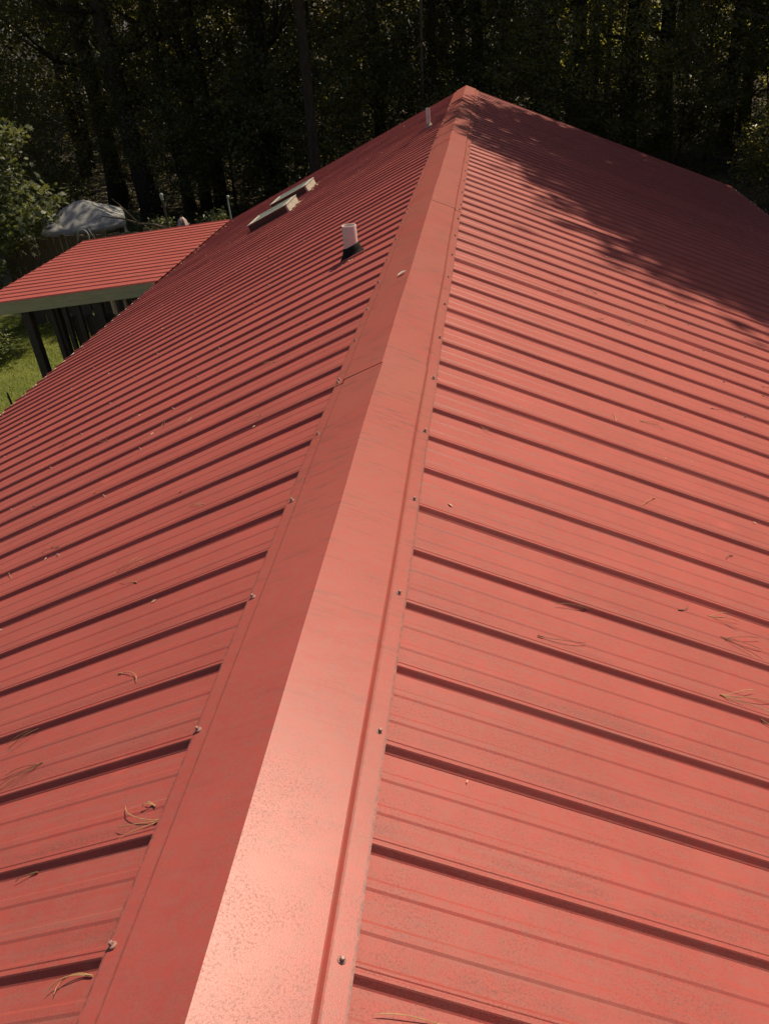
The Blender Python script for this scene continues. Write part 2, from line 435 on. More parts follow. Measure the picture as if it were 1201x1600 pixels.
# ------------------------------------------------------------------ skylights
def skylight(y0, label):
    s0, s1, y1, h = 2.44, 3.06, y0+.6, .095
    c = sp(-1, (s0+s1)/2, (y0+y1)/2, PAN)
    k_ = root('skylight', c, label, 'skylight', 'pair of skylights on the left slope')
    def bx(a, b_, c_, d, z0, z1): return [sp(-1, s, y, PAN+z) for z in (z0, z1) for s, y in ((a, c_), (b_, c_), (b_, d), (a, d))]
    F = [(3, 2, 1, 0), (4, 5, 6, 7), (0, 1, 5, 4), (1, 2, 6, 5), (2, 3, 7, 6), (3, 0, 4, 7)]
    F = [f[::-1] for f in F]
    t = .028
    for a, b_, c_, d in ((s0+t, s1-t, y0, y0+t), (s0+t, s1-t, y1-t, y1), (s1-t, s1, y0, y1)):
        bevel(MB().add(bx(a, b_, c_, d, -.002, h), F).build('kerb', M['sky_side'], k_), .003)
    bevel(MB().add(bx(s0, s0+t, y0, y1, -.002, h), F).build('kerb', M['sky_frame'], k_), .003)  # upslope kerb takes the pale frame colour to show sunlight on it
    w = .026
    for a, b_, c_, d in ((s0-.01, s1+.01, y0-.008, y0+w), (s0-.01, s1+.01, y1-w, y1+.008), (s0-.01, s0+w+.05, y0+w, y1-w), (s1-w, s1+.01, y0+w, y1-w)):
        bevel(MB().add(bx(a, b_, c_, d, h+.001, h+.013), F).build('frame', M['sky_frame'], k_), .004)
    MB().add(bx(s0+w+.05, s1-w, y0+w, y1-w, h-.006, h+.005), F).build('pane', M['glass'], k_)
    return k_
skylight(10.78, 'nearer of the two low skylights, brown kerb and grey glass')
skylight(12.08, 'farther of the two low skylights, by the roof edge')

# ------------------------------------------------------------------ lean-to roof on the left
LX0, LX1, LY0, LY1 = -4.46, -7.45, 11.06, 14.98
LZ0, LZ1 = H-1.868, H-2.085
lean = root('lean_to', (-6.0, 13.0, 0), 'low red metal lean-to roof on dark posts beside the house eave', 'lean-to')
lt = math.atan2(LZ0-LZ1, LX0-LX1)
def lp(u, y, off): return Vector((LX0-u*math.cos(lt)-off*math.sin(lt), y, LZ0-u*math.sin(lt)+off*math.cos(lt)))
LL = (LX0-LX1)/math.cos(lt)
y0 = LY0+RB+.006
while y0 < LY1-.1:
    prof = [(py, pz) for py, pz in panel_profile(0) if y0+py <= LY1]
    a = MB(); vs_, uvs = [], []; ns = 10
    for j in range(ns+1):
        u = -.02+(LL+.02)*j/ns
        for py, pz in prof:
            vs_.append(lp(u, y0+py, pz+.0008*math.sin(3*u+2*y0))); uvs.append((u+3, y0+py-LY0-RB-.006+RIB0))
    npf = len(prof)
    a.add(vs_, [(j*npf+q, j*npf+q+1, (j+1)*npf+q+1, (j+1)*npf+q) for j in range(ns) for q in range(npf-1)], uvs)
    pn = a.build('roof_panel', M['roof'], lean); md = pn.modifiers.new('sheet', 'SOLIDIFY'); md.thickness = .0009; md.offset = -1
    for row in (.4, 1.5, 2.6):
        for r_ in (0, 2):
            yy = y0+r_*PITCHR-RB-.016
            if yy < LY0+.02: continue
            o = bpy.data.objects.new('screw', screw_mesh); COL.objects.link(o); o.parent = pn
            o.location = lp(row, yy, 0)-org(lean)
    y0 += 4*PITCHR
def lbeam(name, u0, u1, y0, y1, z0, z1, mat):
    P = [lp(u, y, z) for z in (z0, z1) for u, y in ((u0, y0), (u1, y0), (u1, y1), (u0, y1))]
    return bevel(MB().add(P, [f[::-1] for f in [(3, 2, 1, 0), (4, 5, 6, 7), (0, 1, 5, 4), (1, 2, 6, 5), (2, 3, 7, 6), (3, 0, 4, 7)]]).build(name, mat, lean), .004)
lbeam('fascia', .02, LL-.01, LY0+.012, LY0+.05, -.19, -.004, M['fascia'])
lbeam('fascia', .02, LL-.01, LY1-.05, LY1-.012, -.19, -.004, M['fascia'])
lbeam('eave_board', LL-.06, LL-.03, LY0+.06, LY1-.06, -.15, -.006, M['darkwood'])
for u in (.5, 1.3, 2.1): lbeam('purlin', u, u+.04, LY0+.06, LY1-.06, -.09, -.006, M['darkwood'])
def post(x, y, w, mat, lean_=0.0, z1=None):
    u = (LX0-x)/math.cos(lt); zt = lp(u, y, -.195).z if z1 is None else z1
    return bevel(MB().box((x, y, zt/2), (w, w, zt)).build('post', mat, lean), .006)
for x, y, w in ((-6.66, 11.16, .13), (-6.24, 11.14, .075), (-6.02, 11.14, .07), (-5.80, 11.14, .07), (-5.45, 11.15, .10),
                (-7.2, 14.86, .12), (-5.9, 14.86, .12), (-4.75, 14.86, .12), (-7.2, 12.9, .12)): post(x, y, w, M['darkwood'])
for k_, x in enumerate((-5.93, -5.70, -5.58, -5.34)):
    MB().box((x, 11.21+.006*(k_ % 2), 1.12), (.118, .02, 2.24)).build('wall_board', M['darkwood'], lean)
for x in (-5.20, -5.03): post(x, 11.14, .045, M['stud'])
for k_, x in enumerate(np.arange(-6.55, -5.2, .148)):      # dark boards closing the far side
    MB().box((x-.35, 14.8+.004*(k_ % 2), 1.05), (.14, .02, 2.1-.03*(k_ % 3))).build('wall_board', M['darkwood'], lean)

# ------------------------------------------------------------------ deck, fence, gazebo and garden bits beyond the lean-to
deck = root('deck', (-8.9, 20.0, 0), 'sunlit orange plank deck glimpsed under the lean-to roof', 'deck')
for q in range(17): bevel(MB().box((-8.9, 18.9+.147*q, .16+random.gauss(0, .002)), (2.6, .14, .035)).build('plank', M['deck'], deck), .004)
for y in (19.0, 20.0, 21.1): MB().box((-8.9, y, .07), (2.5, .08, .14)).build('joist', M['darkwood'], deck)
fence = root('board_fence', (-9.2, 17.95, 0), 'dark weathered board fence below the grey canopy', 'fence')
x = -11.0; q = 0
while x < -7.25:
    hgt = 2.02+random.gauss(0, .02)+(.05 if q % 7 == 3 else 0)
    w_ = .135
    bevel(MB().box((x, 17.95+random.gauss(0, .005), hgt/2), (w_, .02, hgt), Matrix.Rotation(random.gauss(0, .008), 3, 'Y')).build('board', M['fencewood'], fence), .004)
    x += w_+.012+(.05 if q == 5 else 0); q += 1
for z in (.4, 1.6): MB().box((-9.1, 17.99+.02, z), (3.7, .04, .09)).build('rail', M['fencewood'], fence)
for x in (-10.9, -9.1, -7.4): MB().box((x, 18.09, 1.0), (.1, .1, 2.0)).build('post', M['fencewood'], fence)

gz = root('canopy_gazebo', (-9.96, 20.1, 0), 'grey peaked canvas canopy behind the board fence', 'canopy')
cx_, cy_ = -9.96, 20.1; hw = 1.0; rotg = R(24); ze = H-2.70; zp = H-2.12
def gp(u, v, z):
    return (cx_+u*math.cos(rotg)-v*math.sin(rotg), cy_+u*math.sin(rotg)+v*math.cos(rotg), z)
a = MB(); nn = 16; vs_ = []
for i in range(nn+1):
    for j in range(nn+1):
        u, v = -1+2*i/nn, -1+2*j/nn; d = max(abs(u), abs(v)); e_ = min(abs(u), abs(v))/max(d, 1e-6)
        z = ze+(zp-ze)*(max(0, 1-math.sqrt(d*d+.012)+.006)**1.1) + .05*d*(e_**3) - .05*d*(1-d)*(1-e_)*2
        z += .018*math.sin(9*u+4*v)*d*(1-d)*2+.01*math.sin(17*v-6*u)*(1-d)
        vs_.append(gp(u*hw, v*hw, z))
a.add(vs_, [(i*(nn+1)+j, (i+1)*(nn+1)+j, (i+1)*(nn+1)+j+1, i*(nn+1)+j+1) for i in range(nn) for j in range(nn)])
o = a.build('canopy', M['canvas'], gz, True); md = o.modifiers.new('cloth', 'SOLIDIFY'); md.thickness = .004; md.offset = -1
for s0 in range(4):
    a = MB(); vs_ = []
    for i in range(25):
        t = -1+2*i/24; u, v = ((t, -1), (1, t), (-t, 1), (-1, -t))[s0]
        zz = ze+.05*(min(abs(u), abs(v))**3); wv = .012*math.sin(11*t+s0)
        for z_, o_ in ((zz, 0), (zz-.14-.01*math.sin(6*t), wv)):
            vs_.append(gp(u*(hw+.006+(o_ if abs(u) == 1 and s0 % 2 else 0)), v*(hw+.006+(o_ if s0 % 2 == 0 else 0)), z_))
    a.add(vs_, [(2*i, 2*i+2, 2*i+3, 2*i+1) for i in range(24)])
    o = a.build('valance', M['canvas'], gz, True); md = o.modifiers.new('cloth', 'SOLIDIFY'); md.thickness = .003
for u, v in ((-1, -1), (1, -1), (1, 1), (-1, 1)):
    MB().tube([gp(u*(hw-.04), v*(hw-.04), 0), gp(u*(hw-.04), v*(hw-.04), ze+.02)], .022, 10).build('leg', M['paleiron'], gz)
hook = root('garden_hook', (-8.72, 17.6, 0), 'bent pale metal hook standing against the fence by the canopy', 'garden hook')
pts = [(-8.60, 17.6, 0), (-8.63, 17.6, 1.6), (-8.66, 17.6, 2.0)]+[(-8.78+.13*math.cos(t), 17.6, 2.06+.15*math.sin(t)) for t in np.linspace(0, 2.9, 10)]+[(-8.93, 17.6, 1.98)]
MB().tube(pts, .016, 8).build('stem', M['paleiron'], hook, True)
MB().tube([(-8.46, 17.6, 0), (-8.49, 17.6, 1.9), (-8.62, 17.6, 2.22)], .012, 8).build('brace', M['steel'], hook, True)

pole = root('lamp_pole', (-6.9, 18.0, 0), 'slim dark pole with a round finial behind the lean-to', 'pole')
MB().tube([(-6.90, 18.0, 0), (-6.90, 18.0, H-1.93)], .028, 10).build('pole', M['steel'], pole)
MB().lathe([(.001, .07), (.03, .06), (.045, .03), (.04, 0), (.03, -.03), (.03, -.08)], (-6.90, 18.0, H-1.88), 14).build('finial', M['paleiron'], pole, True)
MB().tube([(-6.96, 18.0, H-2.1), (-6.84, 18.0, H-2.1)], .014, 8).build('cross_bar', M['steel'], pole)
pole2 = root('standpipe', (-5.2, 17.0, 0), 'thin pale green pipe with a cap beside the roof corner', 'pipe')
MB().tube([(-5.075, 17.0, 0), (-5.075, 17.0, H-1.9), (-5.06, 17.0, H-1.83)], .017, 10).build('pipe', M['paleiron'], pole2)
MB().lathe([(.001, .055), (.022, .05), (.03, .03), (.03, 0), (.018, -.01)], (-5.06, 17.0, H-1.84), 12).build('cap', M['paleiron'], pole2, True)
um = root('folded_umbrella', (-7.05, 19.3, 0), 'top of a faded pink striped folded patio umbrella behind the lean-to', 'umbrella')
MB().tube([(-7.05, 19.3, 0), (-7.05, 19.3, H-2.55)], .02, 10).build('pole', M['steel'], um)
for q in range(8):
    t0, t1 = q*math.pi/4, (q+1)*math.pi/4
    a = MB(); vs_ = []
    for z, r_ in ((H-2.60, .03), (H-2.66, .10), (H-2.9, .19), (H-3.2, .26), (H-3.6, .30)):
        for t in np.linspace(t0, t1, 4):
            k_ = r_*(1-.25*math.sin((t-t0)/(t1-t0)*math.pi)); vs_.append((-7.05+k_*math.cos(t), 19.3+k_*math.sin(t), z))
    a.add(vs_, [(i*4+j, i*4+j+1, i*4+j+5, i*4+j+4) for i in range(4) for j in range(3)])
    o = a.build('canopy_panel', M['stripe_a'] if q % 2 else M['stripe_b'], um, True); o.modifiers.new('c', 'SOLIDIFY').thickness = .003
br = MB(); br.tube([(-8.9, 19.0, 2.2), (-8.4, 19.0, 2.12), (-8.0, 18.95, 1.98), (-7.6, 18.9, 1.95), (-7.1, 18.9, 1.75)], [.012, .022, .028, .03, .03], 7)
br.tube([(-8.0, 18.95, 1.98), (-8.35, 18.9, 2.45), (-8.5, 18.9, 2.6)], [.018, .011, .006], 6); br.tube([(-7.6, 18.9, 1.95), (-7.2, 18.85, 1.62)], [.02, .012], 6)
br.tube([(-7.1, 18.9, 1.75), (-6.6, 18.9, .9), (-6.4, 18.9, 0)], [.03, .035, .04], 7)
tag(br.build('dead_branch', M['bark_pale'], None, True), 'bare forked dead branch leaning right of the grey canopy', 'branch')
st_ = root('garden_stake', (-8.1, 12.35, 0), 'thin black stake standing in the bright lawn', 'stake')
MB().tube([(-8.03, 12.0, 0), (-8.06, 12.0, .62), (-8.06, 12.0, .7)], [.02, .02, .012], 8).build('rod', M['steel'], st_)
stp = MB(); stp.lathe([(.001, .34), (.05, .33), (.085, .28), (.09, .2), (.1, 0)], (-7.55, 12.0, 0), 14)
tag(stp.build('stump', M['bark'], None, True), 'small round dark stump on the lawn at the roof edge', 'stump')

# ------------------------------------------------------------------ pine needles and litter on the roof
def needles(name, side, s, y, ang, ln, curve, count, label, mat, group=None, lift=.003, spread=.35):
    """one fascicle: several needles from one sheath, bent in the plane of the roof"""
    o0 = sp(side, s, y, PAN+lift); Mx = SM[side]
    a = MB()
    for q in range(count):
        th = ang+(q-(count-1)/2)*spread+random.gauss(0, .05); L_ = ln*random.uniform(.75, 1.05); cv = curve*random.uniform(.6, 1.3)
        p = Vector((0, 0, 0)); pts = [p.copy()]; n_ = 9
        for i in range(n_):
            t = i/n_
            p = p+Vector((math.cos(th), math.sin(th), 0))*(L_/n_); th += cv/n_*(1.8 if t > .6 else .6)
            pts.append(p+Vector((0, 0, .006*math.sin(t*3.0)*(1+q*.5))))
        a.tube([o0+Mx @ v for v in pts], [.0013]+[.0010]*(n_-1)+[.0004], 5)
    a.tube([o0+Mx @ Vector((-.006*math.cos(ang), -.006*math.sin(ang), 0)), o0+Mx @ Vector((.010*math.cos(ang), .010*math.sin(ang), .001))], .0019, 6)
    o = a.mesh('needles', o0); ob = link(name, o, mat); ob.location = o0
    return tag(ob, label, 'pine needles', group or 'pine needles fallen on the roof')
big = [(-1, .616, 1.444, 2.9, .15, -2.2, 1, 'hooked tan pine needle on the left slope, two ribs above the big clump', 'needle'),
       (-1, .80, 1.33, .2, .13, .5, 3, 'dark thin pine needle bunch at the left edge, upper of two', 'needle_dark'),
       (-1, .73, 1.18, .3, .15, .4, 3, 'dark thin pine needle bunch at the left edge, lower of two', 'needle_dark'),
       (-1, .240, .905, .15, .13, -.9, 3, 'curled tan pine needle clump beside the near left ridge flange', 'needle'),
       (-1, .255, .615, -.2, .085, 1.9, 2, 'hooked tan pine needles at the bottom left below the lowest screw', 'needle'),
       (-1, .532, .852, .1, .05, .6, 1, 'tiny red brown needle on the near left sheet', 'needle_dark'),
       (-1, .272, .945, -.6, .03, 1.0, 2, 'little tan needle scrap touching the left ridge flange', 'needle'),
       (1, .385, .605, 3.35, .125, .5, 2, 'long tan pine needle pair at the bottom right of the ridge', 'needle'),
       (1, .80, 1.776, 2.9, .15, .6, 2, 'dark curved pine needle pair on a rubbed patch of the right slope', 'needle_dark'),
       (1, .60, 1.60, .05, .14, .5, 1, 'single long dark needle lying along a rib on the right slope', 'needle_dark'),
       (1, 1.12, 1.60, -.05, .16, .3, 4, 'tan needle bunch in a rib shadow at the right edge', 'needle'),
       (1, 1.19, 1.86, -.05, .15, .3, 3, 'dark needle bunch at the right edge above a rib', 'needle_dark'),
       (1, 1.07, 1.93, .3, .06, 1.4, 1, 'short arched needle on the right slope', 'needle_dark'),
       (1, .411, 2.70, -.9, .09, 1.2, 1, 'hooked needle hanging over a rib near the right flange', 'needle')]
for sd_, s, y, an, ln, cv, ct, lb, mt in big: needles('pine_needles', sd_, s, y, an, ln, cv, ct, lb, M[mt], 'large needle clumps on the roof')
ORD = 'first second third fourth fifth sixth seventh eighth ninth tenth eleventh twelfth thirteenth fourteenth fifteenth sixteenth seventeenth eighteenth nineteenth twentieth twenty-first twenty-second twenty-third'.split()
used_labels = set()
NL = [(1.499, 2.521), (1.384, 2.488), (1.571, 3.016), (1.881, 3.192), (1.845, 3.639), (1.869, 4.058), (0.953, 2.051), (0.781, 2.016), (2.52, 4.2), (1.908, 3.803), (1.418, 3.633), (1.84, 3.423), (1.69, 2.408), (2.039, 2.968), (2.577, 4.116), (0.794, 1.929), (0.762, 3.77), (0.673, 2.326), (1.28, 4.188), (0.625, 3.024), (1.183, 3.471)]
NR = [(1.175, 3.287), (1.11, 2.597), (1.038, 3.187), (1.638, 3.766), (2.072, 4.257), (0.819, 4.999), (1.089, 4.726), (1.159, 4.624), (1.33, 4.68), (1.758, 4.095), (3.093, 8.951), (1.743, 5.392), (1.178, 5.13), (1.358, 2.362), (1.169, 1.948), (0.896, 4.889), (2.123, 4.42), (2.059, 6.949), (0.512, 10.203)]
for sd_, lst, nm in ((-1, NL, 'left'), (1, NR, 'right')):
    for s, y in lst:
        cnt = random.choice([1, 1, 2, 3]); tone = random.choice(['needle', 'needle', 'needle_dark'])
        lb = '%s %s needle wisp, %s slope, level with %s ridge screw, %s' % ('brown' if tone == 'needle_dark' else 'tan', ('single', 'forked', 'triple')[cnt-1], nm,
             ORD[round((y-.65)/.4572)], 'near the ridge' if s < .9 else 'a stride down' if s < 1.4 else 'far down' if s < 1.8 else 'halfway down' if s < 2.3 else 'low down')
        lb = lb if lb not in used_labels else lb.replace(' wisp', ' scrap')
        used_labels.add(lb)
        needles('pine_needles', sd_, s, y, random.choice([0, math.pi])+random.gauss(.35*sd_, .5), random.uniform(.06, .14), random.gauss(.3, .7), cnt,
                lb, M[tone], 'small needle wisps on the %s slope' % nm)
# single pale dry leaf on the ridge
o0 = sp(-1, .045, 4.16, .004); a = MB()
pr = [(-.5, 0), (-.3, .16), (0, .22), (.3, .15), (.5, 0), (.3, -.15), (0, -.2), (-.3, -.15)]
vs_ = [o0+SM[-1] @ Vector((x*.055, y_*.065, .004+.010*abs(y_)*4*.5)) for x, y_ in pr]+[o0+SM[-1] @ Vector((0, 0, .001))]
a.add(vs_, [(i, (i+1) % 8, 8) for i in range(8)])
me = a.mesh('dry_leaf', o0); ob = link('dry_leaf', me, M['dryleaf']); ob.location = o0; ob.rotation_euler = (0, 0, .3)
ob.modifiers.new('t', 'SOLIDIFY').thickness = .0008
tag(ob, 'single pale curled dry leaf on the ridge cap', 'leaf')
# tiny uncountable bits
a = MB()
def bit(side, s, y, sz):
    o_ = sp(side, s, y, PAN+.004); t = random.uniform(0, 6.28); Mx = SM[side] @ Matrix.Rotation(t, 3, 'Z') @ Matrix.Rotation(random.gauss(0, .5), 3, 'X')
    q = [Vector((-sz, 0, 0)), Vector((0, sz*.35, sz*.25)), Vector((sz, 0, .1*sz)), Vector((0, -sz*.35, sz*.2)), Vector((0, 0, -sz*.2))]
    a.add([o_+Mx @ v for v in q], [(0, 1, 4), (1, 2, 4), (2, 3, 4), (3, 0, 4), (0, 3, 2, 1)])
for q in range(300):
    side = -1 if q % 5 < 3 else 1
    s = .28+4.5*random.random()**1.1; y = .5+14.3*random.random()
    if side < 0 and 2.3 < s < 3.2 and 10.6 < y < 12.8: continue
    bit(side, s, y, random.uniform(.003, .011)*(1+y*.05))
for y0 in (10.78, 12.08):
    for q in range(70): bit(-1, 2.42-abs(random.gauss(0, .05)), y0+random.uniform(-.02, .62), random.uniform(.012, .03))
for q in range(60): bit(-1, W-.1-abs(random.gauss(0, .05)), random.uniform(11.2, 14.9), random.uniform(.012, .03))
for q in range(60): bit(-1, .6+random.gauss(0, .05), 5.42+random.gauss(0, .03), random.uniform(.004, .009))
tag(a.build('leaf_litter', M['litter']), 'tiny tan leaf and seed bits strewn over the roof', 'leaf litter', None, 'stuff')

# ------------------------------------------------------------------ vegetation
def leaf_arrays(C, size, up=.5, aspect=.55, fold=.15):
    n_ = len(C)
    nrm = rng.normal(size=(n_, 3)); nrm[:, 2] = np.abs(nrm[:, 2])+up; nrm /= np.linalg.norm(nrm, axis=1)[:, None]
    d = rng.normal(size=(n_, 3)); d -= nrm*(d*nrm).sum(1)[:, None]; d /= np.linalg.norm(d, axis=1)[:, None]
    sdv = np.cross(nrm, d); L_ = (size*rng.uniform(.6, 1.25, n_))[:, None]
    V = np.stack([C-d*L_*.5, C+sdv*L_*aspect*.5+nrm*L_*fold+d*L_*.05, C+d*L_*.5, C-sdv*L_*aspect*.5+nrm*L_*fold+d*L_*.05], 1)
    return V, nrm, d, sdv, L_
def leaf_mesh(name, C, size, mat, **kw):
    V = leaf_arrays(np.asarray(C), size, **kw)[0]; n_ = len(V)
    i = np.arange(n_)[:, None]*4
    return np_mesh(name, V.reshape(-1, 3), np.concatenate([i+[0, 1, 2], i+[0, 2, 3]], 1).reshape(-1, 3), mat)
def np_mesh(name, V, F, mat):
    me = bpy.data.meshes.new(name); me.vertices.add(len(V)); me.vertices.foreach_set('co', V.astype(np.float32).ravel())
    nf = len(F); me.loops.add(nf*3); me.polygons.add(nf)
    me.loops.foreach_set('vertex_index', F.astype(np.int32).ravel())
    me.polygons.foreach_set('loop_start', np.arange(nf, dtype=np.int32)*3)
    me.materials.append(mat); me.update(calc_edges=True); return me
def lobed_mesh(name, C, size, mat, up=.5):
    """five-lobed leaves"""
    _, nrm, d, sdv, L_ = leaf_arrays(C, size, up)
    ang = np.radians([180, 130, 100, 72, 45, 20, 0, -20, -45, -72, -100, -130]); rad = np.array([.30, .22, .42, .24, .52, .26, .6, .26, .52, .24, .42, .22])
    ring = C[:, None]+L_[:, None]*(rad[None, :, None]*(np.cos(ang)[None, :, None]*d[:, None]+np.sin(ang)[None, :, None]*sdv[:, None])) - nrm[:, None]*L_[:, None]*.10*rad[None, :, None]
    V = np.concatenate([C[:, None], ring], 1); i = np.arange(len(C))[:, None]*13
    F = np.concatenate([np.stack([i[:, 0], i[:, 0]+1+k_, i[:, 0]+1+(k_+1) % 12], 1) for k_ in range(12)], 0)
    return np_mesh(name, V.reshape(-1, 3), F, mat)
def clumps(nc, per, cen, rad, sig, shell=.5, keep=None):
    v = rng.normal(size=(nc*3, 3)); v /= np.linalg.norm(v, axis=1)[:, None]
    v *= (rng.uniform(shell**3, 1, len(v))**(1/3))[:, None]
    c = v*np.array(rad)+np.array(cen)
    if keep is not None: c = c[keep(c)]
    c = c[:nc]
    k_ = rng.integers(max(2, per//2), per*3//2+1, len(c))
    P = np.repeat(c, k_, 0); return P+rng.normal(size=P.shape)*np.array(sig)
def trunk_mesh(name, h, r0, r1, mat, limbs=7, first=.45, lean_=(0, 0), reach=3.0, flare=1.35):
    a = MB(); n_ = 14; pts = []
    ph = random.uniform(0, 6)
    for i in range(n_+1):
        t = i/n_; pts.append(Vector((lean_[0]*t+.34*math.sin(3.9*t+ph)*t**.7*h/12, lean_[1]*t+.3*math.cos(2.6*t+ph)*t*h/12, h*t)))
    rad = [(r0*(1-t/n_)+r1*t/n_)*(flare if t == 0 else 1.1 if t == 1 else 1) for t in range(n_+1)]
    a.tube(pts, rad, 10)
    for q in range(limbs):
        t = first+(1-first)*(q+.5)/limbs; i = int(t*n_); p = pts[i]; an = random.uniform(0, 6.28); L_ = reach*random.uniform(.6, 1.1)*(1.2-.6*t)
        e_ = p+Vector((math.cos(an)*L_, math.sin(an)*L_, L_*random.uniform(.25, .7)))
        mid = (p+e_)/2+Vector((0, 0, -.1*L_))
        a.tube([p, mid, e_], [rad[i]*.45, rad[i]*.3, .02], 6)
        for z in range(2):
            f_ = e_+Vector((random.gauss(0, .6), random.gauss(0, .6), random.uniform(0, .8))); a.tube([mid, (mid+f_)/2+Vector((0, 0, .1)), f_], [rad[i]*.2, .03, .01], 5)
    me = a.mesh(name, smooth=True); me.materials.append(mat); return me
# canopy prototypes: crowns carried high on bare trunks
CAN = []
for q in range(4):
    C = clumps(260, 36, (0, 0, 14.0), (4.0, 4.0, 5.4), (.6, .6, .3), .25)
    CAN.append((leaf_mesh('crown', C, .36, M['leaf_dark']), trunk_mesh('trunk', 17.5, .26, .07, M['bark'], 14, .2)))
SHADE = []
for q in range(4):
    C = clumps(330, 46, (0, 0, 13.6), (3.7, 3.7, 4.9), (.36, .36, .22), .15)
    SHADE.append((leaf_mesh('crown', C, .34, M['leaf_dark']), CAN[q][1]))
SLIM = []
for q in range(2):
    C = clumps(90, 30, (0, 0, 11.5), (2.3, 2.3, 4.2), (.5, .5, .25), .3)
    SLIM.append((leaf_mesh('crown', C, .22, M['leaf_dark']), trunk_mesh('trunk', 14.5, .12, .03, M['bark'], 8, .5, reach=2)))
UND = []
for q in range(4):
    hh = (5.6, 4.6, 6.6, 3.6)[q]; rr = (1.9, 1.7, 1.8, 1.6)[q]
    C = clumps(150, 44, (0, 0, hh*.58), (rr, rr, hh*.46), (.26, .26, .13), .35)
    UND.append((leaf_mesh('crown', C, .135, M['leaf_mid']), trunk_mesh('trunk', hh*.95, .06, .012, M['bark'], 9, .2, reach=1.4, flare=1.2)))
# sprays low on the big trunks so that the edge of the wood is leafy to the ground
SPR = []
for q in range(3):
    C = clumps(130, 60, (0, 0, 5.6), (2.7, 2.7, 4.2), (.36, .36, .17), .3)
    SPR.append(leaf_mesh('low_branches', C, .15, M['leaf_mid']))
IVY = []
for q in range(2):
    z = rng.uniform(0, 7.5, 2600); t = rng.uniform(0, 6.28, 2600); r_ = .30+np.abs(rng.normal(0, .16, 2600))*(1-.05*z)
    IVY.append(leaf_mesh('ivy', np.stack([r_*np.cos(t), r_*np.sin(t), z], 1), .11, M['leaf_ivy'], up=.1))
def tree(name, x, y, proto, label, group, sc=1.0, rot=None, thick=1.0, extra=None, zsc=None, cat='tree'):
    t = root(name, (x, y, 0), label, cat, group)
    t.rotation_euler.z = random.uniform(0, 6.28) if rot is None else rot
    t.scale = (sc, sc, zsc or sc)
    c = link('crown', proto[0], None, t); tr = link('trunk', proto[1], None, t); tr.scale = (thick, thick, 1)
    if extra:
        for nm, me in extra: link(nm, me, None, t)
    return t
G1 = 'tall trees at the edge of the wood'
edge_trees = [
 (-14.4, 32.0, 0, 1.0, 1.35, 'thick dark trunk at far left rising behind the leafy maple', [('low_branches', SPR[0])]),
 (-12.15, 29.8, 1, 1.05, 1.35, 'large straight dark trunk right behind the grey canopy', None),
 (-11.0, 30.6, 2, .95, .8, 'left stem of the close trunk trio above the lean-to roof', [('low_branches', SPR[2])]),
 (-10.45, 30.9, 3, .9, .8, 'middle stem of the close trunk trio above the lean-to roof', None),
 (-9.9, 31.1, 0, .95, .95, 'right stem of the close trunk trio above the lean-to roof', [('low_branches', SPR[1])]),
 (-7.7, 31.0, 1, 1.0, 1.4, 'ivy-clad trunk standing above the two skylights', [('ivy', IVY[0]), ('low_branches', SPR[2])]),
 (-5.02, 25.6, 'slim', 1.05, 1.5, 'straight trunk between the skylights and the far vent pipe', None),
 (-3.9, 33.0, 3, 1.0, .9, 'dark trunk left of the far vent pipe', [('low_branches', SPR[1])]),
 (-.2, 34.0, 0, 1.0, 1.1, 'dark trunk directly behind the ridge end', [('low_branches', SPR[2])]),
 (2.2, 32.5, 2, 1.0, 1.25, 'broad shaded trunk just right of the ridge end', [('ivy', IVY[1]), ('low_branches', SPR[0])]),
 (3.7, 36.0, 1, 1.05, 1.2, 'dark silhouetted trunk with bright leaves on both sides', None),
 (6.0, 37.5, 2, 1.05, 1.1, 'left of two slanting trunks framing a bright gap', None),
 (7.3, 36.5, 0, 1.05, 1.2, 'right of two slanting trunks framing a bright gap', None),
 (9.6, 36.0, 3, 1.0, .9, 'dark trunk above the right roof corner', [('low_branches', SPR[2])]),
 (10.9, 38.5, 1, 1.0, .9, 'forward leaning trunk near the right picture edge', [('low_branches', SPR[0])]),
 (12.6, 37.0, 2, 1.05, 1.2, 'trunk cut by the right picture edge', [('low_branches', SPR[1])])]
for x, y, pi, sc, th, lb, ex in edge_trees: tree('tall_tree', x, y, SLIM[1] if pi == 'slim' else CAN[pi], lb, G1, sc, None, th, ex)
# big trees right of the house whose crowns shade the far right roof
for x, y, pi, sc, lb in ((9.1, 15.2, 0, 1.04, 'tree right of the house shading the middle of the right slope'), (11.2, 11.1, 1, .93, 'tree right of the house nearest the camera shading the lower right slope'),
                         (6.2, 16.3, 2, .86, 'tree beyond the right roof corner shading the far ridge end'), (12.6, 17.6, 3, 1.0, 'outer tree right of the house behind the shading trees')):
    tree('tall_tree', x, y, SHADE[pi], lb, 'trees shading the right slope', sc, 1.3*pi, 1.1)
